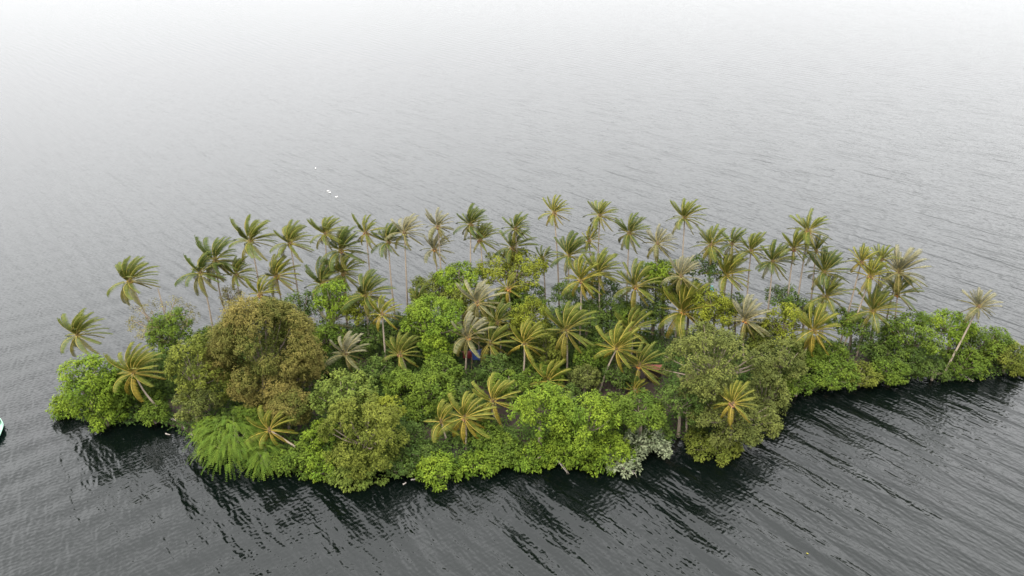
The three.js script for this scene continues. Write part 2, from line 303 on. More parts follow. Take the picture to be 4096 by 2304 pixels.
function frond(pal, sector, cls) {                                        // one metre long; the wind combs leaflets and bends the rib
  const key = pal + sector + '/' + cls;
  if (frondCache.has(key)) return frondCache.get(key);
  const P = PAL[pal], buf = new Buf(), az = sector / SECTORS * 6.2832, el = ELEV[cls] * Math.PI / 180, old = cls === 3;
  let d = V(Math.cos(az) * Math.cos(el), Math.sin(el), Math.sin(az) * Math.cos(el)), p = V(0, 0, 0);
  const S = 12, pts = [p.clone()], dirs = [d.clone()], sag = [0.050, 0.085, 0.10, 0.10][cls];
  for (let i = 1; i <= S; i++) { const t = i / S; d.y -= sag * (0.35 + t); d.addScaledVector(WIND, 0.125 * (0.3 + t)); d.normalize(); p = p.clone().addScaledVector(d, 1 / S); pts.push(p); dirs.push(d.clone()); }
  const at = (t) => { const x = Math.min(S - 1e-4, t * S), i = Math.floor(x), f = x - i; return [pts[i].clone().lerp(pts[i + 1], f), dirs[i].clone().lerp(dirs[i + 1], f).normalize()]; };
  for (let i = 0; i < S; i++) {                                            // the rib, a thin four-sided rod
    const w0 = 0.013 * (1 - i / S) + 0.002, w1 = 0.013 * (1 - (i + 1) / S) + 0.002, q = [0, 1, 2, 3].map((n) => n * 1.5708 + 0.785);
    const ring = (c, dd, w) => { const s = V(-dd.z, 0, dd.x).normalize(), u = s.clone().cross(dd); return q.map((a) => c.clone().addScaledVector(s, Math.cos(a) * w).addScaledVector(u, Math.sin(a) * w)); };
    const A = ring(pts[i], dirs[i], w0), B = ring(pts[i + 1], dirs[i + 1], w1);
    for (let n = 0; n < 4; n++) { const m = (n + 1) % 4; buf.tri(A[n], B[n], B[m], P.rib); buf.tri(A[n], B[m], A[m], P.rib); }
  }
  const M = 30, set = old ? P.old : pal === 'silver' && cls < 2 ? [[0.058, 0.062, 0.028], [0.140, 0.130, 0.086]] : P.leaf;
  for (let i = 0; i < M; i++) {
    const t = 0.16 + 0.84 * (i + 0.5) / M, [c, dir] = at(t), lat = V(-dir.z, 0, dir.x).normalize(), L = 0.215 * Math.pow(Math.sin(Math.PI * (0.16 + 0.74 * (t - 0.1))), 0.7) * rr(0.85, 1.1);
    for (const s of [-1, 1]) {
      const col = mixc(set[0], set[1], rnd(), rr(0.85, 1.15)), d0 = lat.clone().multiplyScalar(s * 0.75).addScaledVector(dir, 0.62).addScaledVector(WIND, 0.75).add(V(0, 0.08, 0)).normalize();
      const d1 = d0.clone().add(V(0, old ? -0.75 : -0.55, 0)).addScaledVector(WIND, 0.45).normalize(), w = 0.0124;
      const e = dir.clone().multiplyScalar(w), m = c.clone().addScaledVector(d0, L * 0.5), tip = m.clone().addScaledVector(d1, L * 0.5);
      const a0 = c.clone().addScaledVector(e, -0.7), a1 = c.clone().addScaledVector(e, 0.7), m0 = m.clone().sub(e), m1 = m.clone().add(e);
      buf.tri(a0, a1, m1, col); buf.tri(a0, m1, m0, col); buf.tri(m0, m1, tip, col);
    }
  }
  const g = buf.build(); frondCache.set(key, g); return g;
}
const nut = new THREE.IcosahedronGeometry(0.15, 1);
function coconuts(n) { const gs = []; for (let i = 0; i < n; i++) { const a = i * 2.4 + rnd(), g = nut.clone(); g.scale(1, 1.25, 1); g.translate(Math.cos(a) * rr(0.25, 0.42), -rr(0.12, 0.5), Math.sin(a) * rr(0.25, 0.42)); gs.push(g); } return mergeGeometries(gs); }
const nutSets = [coconuts(7), coconuts(10), coconuts(13)];
const heart = new THREE.LatheGeometry([[0.02, -0.55], [0.16, -0.5], [0.24, -0.2], [0.27, 0.05], [0.18, 0.35], [0.03, 0.6]].map(([x, y]) => new THREE.Vector2(x, y)), 8);
const palmHeights = [];
function palm(hx, hy, bx, by, rpx, pal, label, opt = {}) {
  const foot = onLevel(bx, by, 0.5), hub = onDepth(hx, hy, foot.z - (opt.back || 0.6)), s = metresPerPixel(hub), base = V(foot.x, groundHeight(foot.x, foot.z) - 0.2, foot.z);
  const t = thing('coconut_palm', label, 'palm tree', base, opt.group), h = hub.clone().sub(base), bend = opt.bend ?? gauss() * 0.35;
  palmHeights.push(h.y.toFixed(1));
  part('trunk', tube([V(0, 0, 0), V(h.x * 0.22 - bend * 0.4, h.y * 0.25, h.z * 0.2), V(h.x * 0.55 - bend, h.y * 0.6, h.z * 0.55), h], 0.175, 0.10, 7, 12), palmBark, t);
  if (opt.bare) return t;
  const ht = part('crown_heart', heart, fibre, t); ht.position.copy(h);
  const young = rr(-0.10, 0.10), L = rpx * s * 1.22, N = Math.round((opt.n || 23) * 1.55), turn = rnd() * 6.28;
  for (let i = 0; i < N; i++) {
    const f = Math.min(0.99, Math.max(0, (i + 0.5) / N + young)), cls = f < 0.25 ? 0 : f < 0.54 ? 1 : f < 0.78 ? 2 : 3, az = (turn + i * 2.39996 + gauss() * 0.38) % 6.2832, sec = Math.round(az / 6.2832 * SECTORS) % SECTORS;
    const m = part('frond', frond(pal, sec, cls), frondMat, t);
    let off = sec / SECTORS * 6.2832 - az; if (off > 3) off -= 6.2832; if (off < -3) off += 6.2832;
    const tilt = new THREE.Quaternion().setFromAxisAngle(V(-Math.sin(az), 0, Math.cos(az)), -gauss() * 0.20);
    m.quaternion.copy(tilt.multiply(new THREE.Quaternion().setFromAxisAngle(V(0, 1, 0), off)));
    m.position.copy(h).add(V(Math.cos(az) * 0.12, 0.1 - f * 0.3, Math.sin(az) * 0.12));
    m.scale.setScalar(L * rr(0.78, 1.1) * (cls === 0 ? 0.92 : cls === 3 ? 0.9 : 1));
  }
  if (opt.nuts !== 0) { const c = part('coconut_bunch', nutSets[Math.floor(rnd() * 3)], nutMat[opt.nuts ?? (rnd() < 0.6 ? 0 : 2)], t); c.position.copy(h); c.userData.kind = 'stuff'; }
  return t;
}

// ------------------------------------------------------------------ the palms: crown hub, foot (photograph pixels), frond reach, palette, label
const row = { group: 'coconut palms standing on the island' };
for (const [hx, hy, bx, by, r, pal, label, o] of [
  // the left end
  [310, 1338, 402, 1525, 92, 'green', 'short outermost palm beside open water, at the tip by the lime green tree'],
  [519, 1123, 650, 1400, 98, 'green', 'lone palm leaning over open water in front of the sparse brownish tree', { nuts: 1 }],
  [632, 1155, 690, 1390, 60, 'green', 'bare headless palm stem rising out of the sparse brownish tree', { bare: true }],
  [802, 1090, 862, 1370, 90, 'deep', 'tall palm over open water with its whole long stem bare beside the bronze dome tree'],
  [862, 1040, 935, 1345, 92, 'deep', 'palm just behind and taller than the one beside the bronze dome tree', { bend: 0.6 }],
  [1003, 964, 1062, 1335, 90, 'green', 'tall palm standing clear against the water high above the bronze dome tree', { nuts: 2 }],
  [1160, 972, 1215, 1330, 82, 'green', 'tall slender palm, next to the right of the one above the bronze dome'],
  [945, 1098, 978, 1350, 70, 'green', 'lower palm with thin fronds just left above the bronze dome tree'],
  [1107, 1104, 1150, 1345, 84, 'yellow', 'yellowish full palm right behind the top of the bronze dome tree', { nuts: 1 }],
  [1040, 1178, 1075, 1385, 78, 'yellow', 'low palm whose fronds rest on the very top of the bronze dome tree', { n: 17 }],
  [534, 1490, 662, 1665, 112, 'yellow', 'palm leaning steeply out over the lime shore tree at the left end', { n: 20, bend: 0.5, nuts: 2 }],
  [1078, 1719, 1238, 1822, 92, 'yellow', 'small yellow palm leaning almost flat over the shore, above the feathery tree', { n: 15, bend: 0.2, nuts: 0 }],
  // back row, left half
  [1301, 934, 1332, 1320, 70, 'green', 'back row palm with upright fronds half behind a fuller green one'],
  [1365, 1000, 1392, 1330, 92, 'deep', 'broad full palm in front of the back row with a bright green upright heart'],
  [1464, 930, 1492, 1318, 68, 'green', 'thin stemmed back row palm with a narrow crown, between two darker ones', { n: 18 }],
  [1553, 967, 1586, 1318, 74, 'deep', 'dark drooping back row palm with a long thin bare stem against the water'],
  [1618, 930, 1634, 1322, 76, 'silver', 'very tall palm with pale upper fronds and the longest bare stem of the back row', { n: 19 }],
  [1752, 905, 1776, 1312, 66, 'silver', 'pale silvery palm peeping over the orange fruited one', { n: 20 }],
  [1738, 996, 1772, 1300, 70, 'silver', 'pale windblown palm with bright orange coconuts and a white stem', { nuts: 1, n: 19 }],
  [1883, 897, 1882, 1312, 74, 'deep', 'tall dark palm with fronds bent down like an umbrella, left of the pale topped tree'],
  [1922, 959, 1936, 1312, 68, 'green', 'lower neighbour tucked under the dark umbrella shaped palm'],
  [2062, 915, 2078, 1314, 64, 'deep', 'narrow dark palm standing straight behind the pale topped domed tree'],
  [2050, 990, 2066, 1310, 86, 'deep', 'full palm whose lower fronds lie on the pale topped domed tree'],
  // inner left
  [1290, 1135, 1314, 1350, 94, 'deep', 'palm with long dark drooping fronds and yellow fruit above the tall thin green tree', { nuts: 1 }],
  [1373, 1091, 1392, 1340, 80, 'green', 'palm directly above the tall thin bright green tree, behind its leaves'],
  [1464, 1180, 1484, 1418, 98, 'deep', 'large low palm with green arching fronds beside the yellowish thin tree', { nuts: 0 }],
  [1325, 1292, 1338, 1400, 88, 'silver', 'small palm with withered pale fronds under the tall thin green tree', { n: 11, nuts: 0 }],
  [1529, 1256, 1548, 1485, 76, 'yellow', 'slim palm with few yellow fronds and a long pale stem in the inner grove', { n: 15 }],
  [1384, 1414, 1412, 1545, 86, 'silver', 'pale tipped palm between the bronze dome tree and the inner grove', { n: 18 }],
  [1601, 1416, 1630, 1535, 84, 'green', 'low palm in front of the round lime green tree', { n: 18 }],
  [1911, 1209, 1918, 1435, 98, 'silver', 'greyish wide palm behind the round lime green tree', { n: 17, nuts: 1 }],
  [2033, 1153, 2033, 1392, 58, 'yellow', 'small bright yellow palm in front of the pale topped domed tree', { n: 14, nuts: 1 }],
  [1679, 1212, 1686, 1372, 74, 'deep', 'low palm of upright green fronds behind the round lime green tree', { n: 15, nuts: 0 }],
  [1990, 1290, 2002, 1462, 96, 'deep', 'upper of two green upright palms standing one above the other in the grove', { n: 17, nuts: 0 }],
  [1962, 1372, 1964, 1512, 92, 'green', 'lower of two green upright palms, beside the blue tarpaulin', { n: 18 }],
  [1874, 1348, 1862, 1515, 98, 'silver', 'pale windswept palm whose stem stands before the red hammock', { n: 20, nuts: 1, bend: 0.1 }],
  // back row, right half
  [2217, 851, 2240, 1318, 66, 'yellow', 'highest back row palm with orange yellow lower fronds and a very thin stem', { n: 19 }],
  [2400, 861, 2396, 1322, 70, 'green', 'tall palm in the back row, next right of the orange fronded one'],
  [2518, 930, 2504, 1330, 76, 'deep', 'dark shaggy palm with hanging fronds alone against the water in the back row', { n: 26 }],
  [2631, 975, 2614, 1352, 72, 'silver', 'pale crested palm just behind the low lime green crown of the back row', { n: 24 }],
  [2739, 870, 2708, 1362, 74, 'green', 'tallest palm on the right half, standing clear above the others', { n: 24 }],
  [2356, 963, 2368, 1322, 54, 'yellow', 'small yellow palm squeezed between larger ones of the back row', { n: 15 }],
  [2277, 1021, 2282, 1345, 90, 'deep', 'wide dark palm with a pink heart right of the pale topped domed tree'],
  [2172, 1036, 2182, 1318, 48, 'deep', 'small dark palm hidden close behind the pale topped domed tree', { n: 14, nuts: 0 }],
  [2325, 1120, 2316, 1420, 92, 'yellow', 'spreading palm with spoke like fronds and a pale stem at the middle of the grove'],
  [2395, 1091, 2400, 1405, 90, 'green', 'full palm behind the spoke like one at the middle of the grove'],
  [2542, 1145, 2533, 1408, 96, 'green', 'palm with pink fruit and one long stem right of the middle of the grove', { nuts: 1 }],
  [2725, 1104, 2694, 1405, 82, 'silver', 'whitish palm with thin fronds above the big star shaped palm', { n: 20 }],
  [2845, 979, 2802, 1362, 80, 'green', 'palm with hanging fronds, next right below the tallest one of the right half', { n: 25 }],
  [2928, 975, 2912, 1360, 66, 'deep', 'dark palm squeezed between two lighter ones of the back row', { n: 18, nuts: 0 }],
  [2907, 1100, 2886, 1385, 90, 'yellow', 'heavy palm with drooping yellow fronds above the tall lime yellow tree', { n: 25 }],
  [3004, 1002, 2986, 1372, 76, 'green', 'back row palm between the dark squeezed one and the deep green fan'],
  [3091, 1045, 3052, 1395, 82, 'deep', 'deep green fan shaped palm with two parallel stems below its crown', { n: 25 }],
  [3175, 992, 3130, 1395, 72, 'green', 'palm on a long leaning stem just under the topmost palm at right'],
  [3233, 924, 3165, 1385, 80, 'green', 'topmost palm at the right end of the back row', { nuts: 1 }],
  [3265, 1002, 3228, 1385, 62, 'deep', 'dark palm hidden behind and below the topmost palm at right', { n: 18, nuts: 0 }],
  [3298, 1088, 3272, 1400, 92, 'deep', 'upper of two full palms stacked one over the other near the right', { n: 24 }],
  [3307, 1186, 3276, 1415, 90, 'green', 'lower of two full palms stacked one over the other near the right', { n: 20 }],
  [3446, 1045, 3352, 1408, 66, 'yellow', 'yellowish palm with white tips on a dark leaning stem', { n: 18 }],
  [3525, 1040, 3478, 1400, 60, 'green', 'palm half hidden between the yellowish one and the great silver one', { n: 16, nuts: 0 }],
  [3482, 1105, 3356, 1432, 78, 'yellow', 'palm with a crooked long pale stem leaning far to the right', { n: 20 }],
  [3596, 1088, 3522, 1405, 100, 'silver', 'great silver windblown palm at the right edge of the grove', { n: 28 }],
  [3591, 1175, 3542, 1412, 84, 'deep', 'dark palm directly underneath the great silver one', { n: 18, nuts: 1 }],
  [3915, 1225, 3774, 1496, 70, 'silver', 'whitish palm alone at the far right on a thick leaning stem', { n: 24, nuts: 0 }],
  // inner right
  [2734, 1247, 2716, 1425, 128, 'yellow', 'big star shaped palm with yellow ribs and bare stems beneath it', { n: 27, nuts: 1 }],
  [2982, 1280, 2976, 1475, 94, 'silver', 'pale palm with dark underside right of the tall lime yellow tree', { n: 24, nuts: 1 }],
  [3255, 1320, 3186, 1496, 100, 'yellow', 'palm with yellow ribs and a slanting thin stem over the right shore bushes', { n: 22 }],
  [3492, 1243, 3424, 1432, 100, 'green', 'star shaped palm on a white stem below the great silver one', { n: 23, nuts: 1 }],
  [2266, 1320, 2268, 1515, 116, 'green', 'large palm with flag like yellow fronds on a straight pale stem in the centre', { n: 20 }],
  [2098, 1374, 2090, 1545, 94, 'yellow', 'palm with a straight white stem right of the blue tarpaulin', { n: 18 }],
  [2467, 1395, 2398, 1570, 104, 'yellow', 'palm on a white stem leaning right, in front of the centre grove', { n: 19, bend: 0.1 }],
  [2520, 1320, 2522, 1445, 98, 'green', 'broad palm behind the one with the leaning white stem', { n: 18 }],
  [2558, 1461, 2552, 1575, 96, 'green', 'palm standing beside the rusty roofed hut', { n: 17, nuts: 1 }],
  [2541, 1562, 2541, 1612, 54, 'yellow', 'young stemless palm in front of the rusty roofed hut', { n: 10, nuts: 0 }],
  [2193, 1524, 2188, 1600, 94, 'yellow', 'low spreading palm on bare red soil in the middle of the near side', { n: 15, nuts: 0 }],
  [2752, 1538, 2747, 1720, 66, 'silver', 'small palm half sunk in the large grey green tree', { n: 12 }],
  [2930, 1611, 2924, 1765, 88, 'yellow', 'yellow palm growing out of the large grey green tree at the shore', { n: 17, back: -3 }],
  [1972, 1602, 2030, 1738, 98, 'yellow', 'palm with a curved grey stem bending over the bright green shore trees', { n: 17, bend: 0.9, nuts: 2 }],
  [1858, 1668, 1866, 1805, 106, 'yellow', 'largest of the yellow palms at the near shore, in the middle of the three', { n: 19 }],
  [1765, 1686, 1796, 1795, 80, 'yellow', 'small palm at the near shore touching the largest yellow one from the left', { n: 13, nuts: 0 }],
]) palm(hx, hy, bx, by, r, pal, label, { ...row, ...o });

// ------------------------------------------------------------------ broadleaf trees and bushes: crown centre, half width, half height, foot
for (const [name, cat, x, y, hw, hh, by, kind, label, o] of [
  ['broadleaf_tree', 'tree', 372, 1550, 112, 122, 1660, 'lime', 'bright lime green tree spreading over the water at the left tip'],
  ['broadleaf_tree', 'tree', 520, 1575, 118, 105, 1612, 'green', 'mid green tree beneath the steeply leaning palm at the left end'],
  ['broadleaf_tree', 'tree', 615, 1500, 95, 100, 1575, 'dark', 'dark dense tree behind the stem of the steeply leaning palm'],
  ['shore_bush', 'bush', 268, 1618, 68, 50, 1640, 'lime', 'outermost lime green bush reaching over the water at the left tip'],
  ['shore_bush', 'bush', 430, 1665, 75, 55, 1690, 'lime', 'yellow green bush drooping into the water below the left tip tree'],
  ['shore_bush', 'bush', 620, 1650, 60, 42, 1680, 'green', 'low green bush at the foot of the steeply leaning palm'],
  ['sparse_tree', 'tree', 650, 1285, 135, 90, 1430, 'sparse', 'sparse brownish tree one can see the water through', { bare: true, deep: 0.7 }],
  ['broadleaf_tree', 'tree', 690, 1345, 85, 105, 1460, 'green', 'thin green tree in front of the sparse brownish one'],
  ['shore_bush', 'bush', 830, 1340, 50, 28, 1390, 'green', 'small dark green bush between the sparse tree and the bronze dome'],
  ['broadleaf_tree', 'tree', 800, 1490, 115, 150, 1670, 'olive', 'soft olive green tree leaning against the left side of the bronze dome'],
  ['broadleaf_tree', 'tree', 790, 1610, 90, 75, 1712, 'grey', 'pale olive tree at the shore below the soft olive one'],
  ['dome_tree', 'tree', 1060, 1405, 212, 222, 1630, 'bronze', 'huge bronze brown dome shaped tree, the largest crown on the island', { deep: 0.8 }],
  ['broadleaf_tree', 'tree', 1160, 1625, 90, 75, 1735, 'bronze', 'dark bronze tree under the right foot of the dome tree'],
  ['feathery_tree', 'tree', 935, 1762, 132, 118, 1805, 'fern', 'vivid green feathery tree whose sprays hang down to the water'],
  ['shore_bush', 'bush', 826, 1728, 46, 50, 1762, 'lime', 'small lime bush against the left flank of the larger feathery tree'],
  ['shore_bush', 'bush', 985, 1668, 62, 40, 1742, 'green', 'green bush on top of the larger feathery tree'],
  ['feathery_tree', 'tree', 1062, 1850, 60, 78, 1852, 'fern', 'smaller feathery green tree trailing into the water beside the larger one'],
  ['shore_bush', 'bush', 1180, 1855, 80, 70, 1865, 'green', 'green bush at the waterline below the almost flat leaning palm'],
  ['broadleaf_tree', 'tree', 1275, 1770, 70, 75, 1800, 'lime', 'light green tree behind the stem foot of the almost flat leaning palm'],
  ['shore_bush', 'bush', 1300, 1890, 72, 66, 1885, 'lime', 'brightest yellow green bush hanging over the near shore'],
  ['broadleaf_tree', 'tree', 1370, 1585, 130, 95, 1760, 'broad', 'grey green large leaved tree above the big olive one at the near shore'],
  ['broadleaf_tree', 'tree', 1460, 1735, 160, 150, 1850, 'olive', 'big olive large leaved tree at the near shore'],
  ['shore_bush', 'bush', 1440, 1870, 140, 55, 1875, 'broad', 'wide olive bush at the waterline under the big large leaved tree'],
  ['broadleaf_tree', 'tree', 1530, 1640, 85, 60, 1790, 'yellow', 'yellow green crown on the shoulder of the big large leaved tree'],
  ['shore_bush', 'bush', 1755, 1905, 78, 82, 1900, 'lime', 'rounded lime green bush standing out over the water in the middle'],
  ['shore_bush', 'bush', 1690, 1830, 75, 65, 1855, 'dark', 'dark bush behind the rounded lime green one'],
  ['shore_bush', 'bush', 1915, 1850, 85, 58, 1862, 'lime', 'bright green bush below the three yellow shore palms'],
  ['broadleaf_tree', 'tree', 1720, 1570, 85, 80, 1650, 'green', 'rounded green tree on the slope above the three yellow shore palms'],
  ['broadleaf_tree', 'tree', 1770, 1480, 70, 60, 1570, 'green', 'small green tree under the round lime green one'],
  ['shrub', 'shrub', 1680, 1645, 60, 46, 1690, 'green', 'low green shrub next to bare soil left of the three yellow shore palms'],
  ['shrub', 'shrub', 1842, 1560, 65, 44, 1620, 'dark', 'dark shrub at the foot of the pale windswept palm'],
  ['round_tree', 'tree', 1730, 1290, 140, 106, 1460, 'lime', 'round lime green tree with a tight cauliflower like crown'],
  ['broadleaf_tree', 'tree', 1755, 1400, 52, 50, 1510, 'lime', 'small lime crown hanging under the round lime green tree'],
  ['dome_tree', 'tree', 2050, 1080, 138, 82, 1330, 'yellow', 'domed tree with a pale yellow top and bare grey twigs', { bare: true }],
  ['broadleaf_tree', 'tree', 2085, 1200, 110, 75, 1352, 'green', 'mid green tree under the pale topped domed one'],
  ['broadleaf_tree', 'tree', 1835, 1105, 105, 50, 1325, 'lime', 'fresh green tree at the back shore left of the pale topped dome'],
  ['broadleaf_tree', 'tree', 1720, 1165, 85, 60, 1330, 'olive', 'olive tree at the back shore behind the round lime green one'],
  ['broadleaf_tree', 'tree', 1850, 1180, 95, 55, 1350, 'olive', 'olive crown between the greyish wide palm and the back shore'],
  ['broadleaf_tree', 'tree', 2115, 1265, 78, 72, 1440, 'yellow', 'golden green tree in the middle of the grove'],
  ['broadleaf_tree', 'tree', 2190, 1390, 75, 85, 1490, 'olive', 'yellowish olive tree between the two white stemmed palms'],
  ['shore_bush', 'bush', 2040, 1540, 85, 55, 1630, 'green', 'green crown behind the palm with the curved grey stem'],
  ['broadleaf_tree', 'tree', 2160, 1640, 112, 98, 1810, 'lime', 'upper bright green tree of the near shore clump, beside bare red soil'],
  ['shore_bush', 'bush', 2120, 1815, 108, 70, 1830, 'lime', 'leftmost green bush of the near shore clump, hanging over the water'],
  ['broadleaf_tree', 'tree', 2340, 1690, 135, 115, 1830, 'lime', 'bright green tree at the heart of the near shore clump'],
  ['shore_bush', 'bush', 2250, 1790, 95, 75, 1820, 'lime', 'mid bush of the near shore clump between two brighter ones'],
  ['shore_bush', 'bush', 2420, 1815, 105, 85, 1835, 'lime', 'rightmost lime bush of the near shore clump, next to the silver leaved one'],
  ['shrub', 'shrub', 1640, 1745, 62, 56, 1790, 'dark', 'dark shrub left of the three yellow shore palms above the water'],
  ['broadleaf_tree', 'tree', 1940, 1745, 72, 56, 1795, 'green', 'green tree under the palm with the curved grey stem'],
  ['shore_bush', 'bush', 2010, 1800, 76, 56, 1832, 'green', 'green bush at the stem foot of the palm with the curved grey stem'],
  ['broadleaf_tree', 'tree', 2445, 1640, 76, 62, 1705, 'green', 'green tree at the foot of the leaning white palm stem'],
  ['shrub', 'shrub', 2262, 1580, 74, 44, 1640, 'dark', 'dark shrub beside the low spreading palm on bare soil'],
  ['broadleaf_tree', 'tree', 2480, 1500, 66, 54, 1570, 'dark', 'dark tree left of the rusty roofed hut'],
  ['shrub', 'shrub', 1905, 1625, 66, 44, 1680, 'dark', 'dark shrub behind the largest of the yellow shore palms'],
  ['broadleaf_tree', 'tree', 1985, 1470, 66, 56, 1560, 'dark', 'dark tree right of the blue tarpaulin'],
  ['broadleaf_tree', 'tree', 2170, 1500, 80, 50, 1560, 'green', 'green tree behind the low spreading palm on bare soil'],
  ['broadleaf_tree', 'tree', 1620, 1400, 80, 60, 1480, 'dark', 'dark tree behind the low palm before the round lime tree'],
  ['broadleaf_tree', 'tree', 1955, 1255, 84, 58, 1400, 'olive', 'olive tree behind the upper of two green upright palms'],
  ['broadleaf_tree', 'tree', 2245, 1265, 78, 58, 1405, 'dark', 'dark tree behind the pale stem at the middle of the grove'],
  ['broadleaf_tree', 'tree', 2345, 1275, 84, 54, 1410, 'dark', 'dark tree between the spoke like palm and the large centre palm'],
  ['broadleaf_tree', 'tree', 2515, 1262, 72, 52, 1395, 'green', 'green tree behind the palm with pink fruit'],
  ['broadleaf_tree', 'tree', 2745, 1170, 70, 58, 1375, 'dark', 'dark tree right above the big star shaped palm'],
  ['broadleaf_tree', 'tree', 2935, 1225, 74, 56, 1395, 'dark', 'dark tree under the heavy drooping yellow palm'],
  ['broadleaf_tree', 'tree', 3040, 1345, 78, 58, 1455, 'olive', 'olive tree between the pale palm with dark underside and the vine covered bush'],
  ['broadleaf_tree', 'tree', 3290, 1400, 96, 52, 1455, 'green', 'wide green tree behind the palm with the slanting thin stem'],
  ['broadleaf_tree', 'tree', 1480, 1340, 88, 58, 1425, 'dark', 'dark tree left of the slim palm with the long pale stem'],
  ['broadleaf_tree', 'tree', 1590, 1300, 74, 48, 1385, 'dark', 'dark tree left of the round lime green tree against the water'],
  ['broadleaf_tree', 'tree', 2400, 1150, 84, 50, 1360, 'dark', 'dark tree at the back shore behind the centre palms'],
  ['broadleaf_tree', 'tree', 1140, 1300, 70, 55, 1395, 'green', 'green tree peeping out behind the right side of the bronze dome'],
  ['shore_bush', 'bush', 1612, 1868, 60, 40, 1884, 'dark', 'dark low bush at the waterline left of the rounded lime green one'],
  ['shrub', 'shrub', 2340, 1510, 58, 48, 1580, 'grey', 'pale straw green shrub below the centre palms'],
  ['broadleaf_tree', 'tree', 2365, 1430, 65, 60, 1520, 'green', 'green tree behind the leaning white palm stem'],
  ['broadleaf_tree', 'tree', 2560, 1645, 105, 72, 1775, 'green', 'green tree below the rusty roofed hut'],
  ['shore_bush', 'bush', 2620, 1715, 70, 52, 1760, 'dark', 'deep green bush above the silver leaved one'],
  ['silver_bush', 'bush', 2595, 1765, 92, 66, 1795, 'silver', 'silver leaved bush hanging over the near shore'],
  ['silver_bush', 'bush', 2490, 1868, 70, 36, 1860, 'silver', 'low thin silver green bush trailing in the water'],
  ['spreading_tree', 'tree', 2850, 1450, 190, 145, 1690, 'grey', 'upper crown of the wide grey green tree with pale limbs', { bare: true }],
  ['spreading_tree', 'tree', 2920, 1650, 195, 125, 1742, 'grey', 'wide grey green tree reaching out over the water, with a palm inside it', { bare: true }],
  ['shore_bush', 'bush', 2850, 1785, 110, 50, 1790, 'olive', 'olive bush dipping low into the water under the wide grey green tree'],
  ['broadleaf_tree', 'tree', 2715, 1610, 95, 85, 1735, 'dark', 'dark tree in the gap between the hut and the wide grey green tree'],
  ['shore_bush', 'bush', 3060, 1590, 85, 95, 1640, 'grey', 'grey green bush on the right shoulder of the wide tree'],
  ['tall_tree', 'tree', 2850, 1240, 84, 84, 1430, 'yellow', 'tall lime yellow tree right of the star shaped palm'],
  ['broadleaf_tree', 'tree', 2640, 1085, 78, 52, 1350, 'lime', 'low lime green crown of the back row between palms'],
  ['broadleaf_tree', 'tree', 2650, 1150, 90, 55, 1365, 'olive', 'olive crown under the low lime green one of the back row'],
  ['broadleaf_tree', 'tree', 2825, 1070, 72, 66, 1355, 'dark', 'dark bluish tree behind the whitish palm'],
  ['broadleaf_tree', 'tree', 2270, 1175, 62, 56, 1350, 'dark', 'small dark tree just right of the pale topped dome'],
  ['broadleaf_tree', 'tree', 2425, 1235, 115, 66, 1385, 'dark', 'dark broad tree behind the centre palms'],
  ['broadleaf_tree', 'tree', 2605, 1240, 62, 70, 1380, 'dark', 'dark tree beside the gap where bare stems show against the water'],
  ['broadleaf_tree', 'tree', 2430, 1360, 90, 60, 1450, 'dark', 'shaded tree behind the large centre palm'],
  ['broadleaf_tree', 'tree', 3125, 1300, 72, 85, 1470, 'yellow', 'yellow vine covered tall bush right of the pale palm with dark underside'],
  ['broadleaf_tree', 'tree', 3115, 1445, 105, 88, 1560, 'grey', 'grey green tree on the slope left of the slanting thin palm stem'],
  ['sparse_tree', 'tree', 3130, 1190, 62, 50, 1385, 'dark', 'open dark green tree at the back shore among long palm stems'],
  ['sparse_tree', 'tree', 3205, 1240, 62, 42, 1400, 'dark', 'lower open green tree at the back shore among long palm stems'],
  ['shore_bush', 'bush', 3185, 1532, 78, 44, 1572, 'green', 'green bush on the right shore just beyond the wide grey green tree'],
  ['shore_bush', 'bush', 3320, 1485, 115, 62, 1535, 'green', 'wide green bush on the right shore below the slanting thin palm stem'],
  ['shrub', 'shrub', 3230, 1430, 85, 56, 1462, 'green', 'green shrub behind the slanting thin palm stem'],
  ['shore_bush', 'bush', 3440, 1495, 80, 52, 1530, 'olive', 'olive bush on the right shore at the foot of two pale stems'],
  ['shore_bush', 'bush', 3560, 1480, 82, 54, 1520, 'green', 'green bush left of the dark little bay'],
  ['broadleaf_tree', 'tree', 3395, 1290, 75, 52, 1415, 'green', 'green tree behind the crossing pale palm stems'],
  ['broadleaf_tree', 'tree', 3500, 1370, 80, 62, 1440, 'dark', 'dark tree behind the foot of the white stemmed palm'],
  ['broadleaf_tree', 'tree', 3640, 1350, 105, 92, 1460, 'green', 'full green tree right of the star shaped palm on a white stem'],
  ['broadleaf_tree', 'tree', 3785, 1310, 105, 68, 1440, 'lime', 'sunny green tree crossed by the thick leaning palm stem'],
  ['broadleaf_tree', 'tree', 3590, 1425, 90, 60, 1480, 'dark', 'shady tree above the dark little bay'],
  ['shore_bush', 'bush', 3850, 1455, 82, 68, 1490, 'green', 'green bush with bare limbs at the foot of the thick leaning stem', { bare: true }],
  ['broadleaf_tree', 'tree', 3930, 1370, 100, 75, 1450, 'green', 'green tree sloping down towards the right tip'],
  ['shore_bush', 'bush', 4020, 1425, 78, 66, 1480, 'olive', 'olive bush covering the right tip of the island'],
  ['shrub', 'shrub', 4082, 1470, 32, 26, 1482, 'olive', 'last little bush at the right tip, cut by the picture edge'],
  ['shrub', 'shrub', 3730, 1475, 60, 40, 1510, 'dark', 'dark shrub on the far side of the dark little bay'],
  ['broadleaf_tree', 'tree', 1300, 1350, 90, 66, 1440, 'green', 'light green tree right behind the bronze dome'],
  ['broadleaf_tree', 'tree', 1330, 1470, 85, 60, 1540, 'dark', 'dark green tree at the foot of the pale tipped palm'],
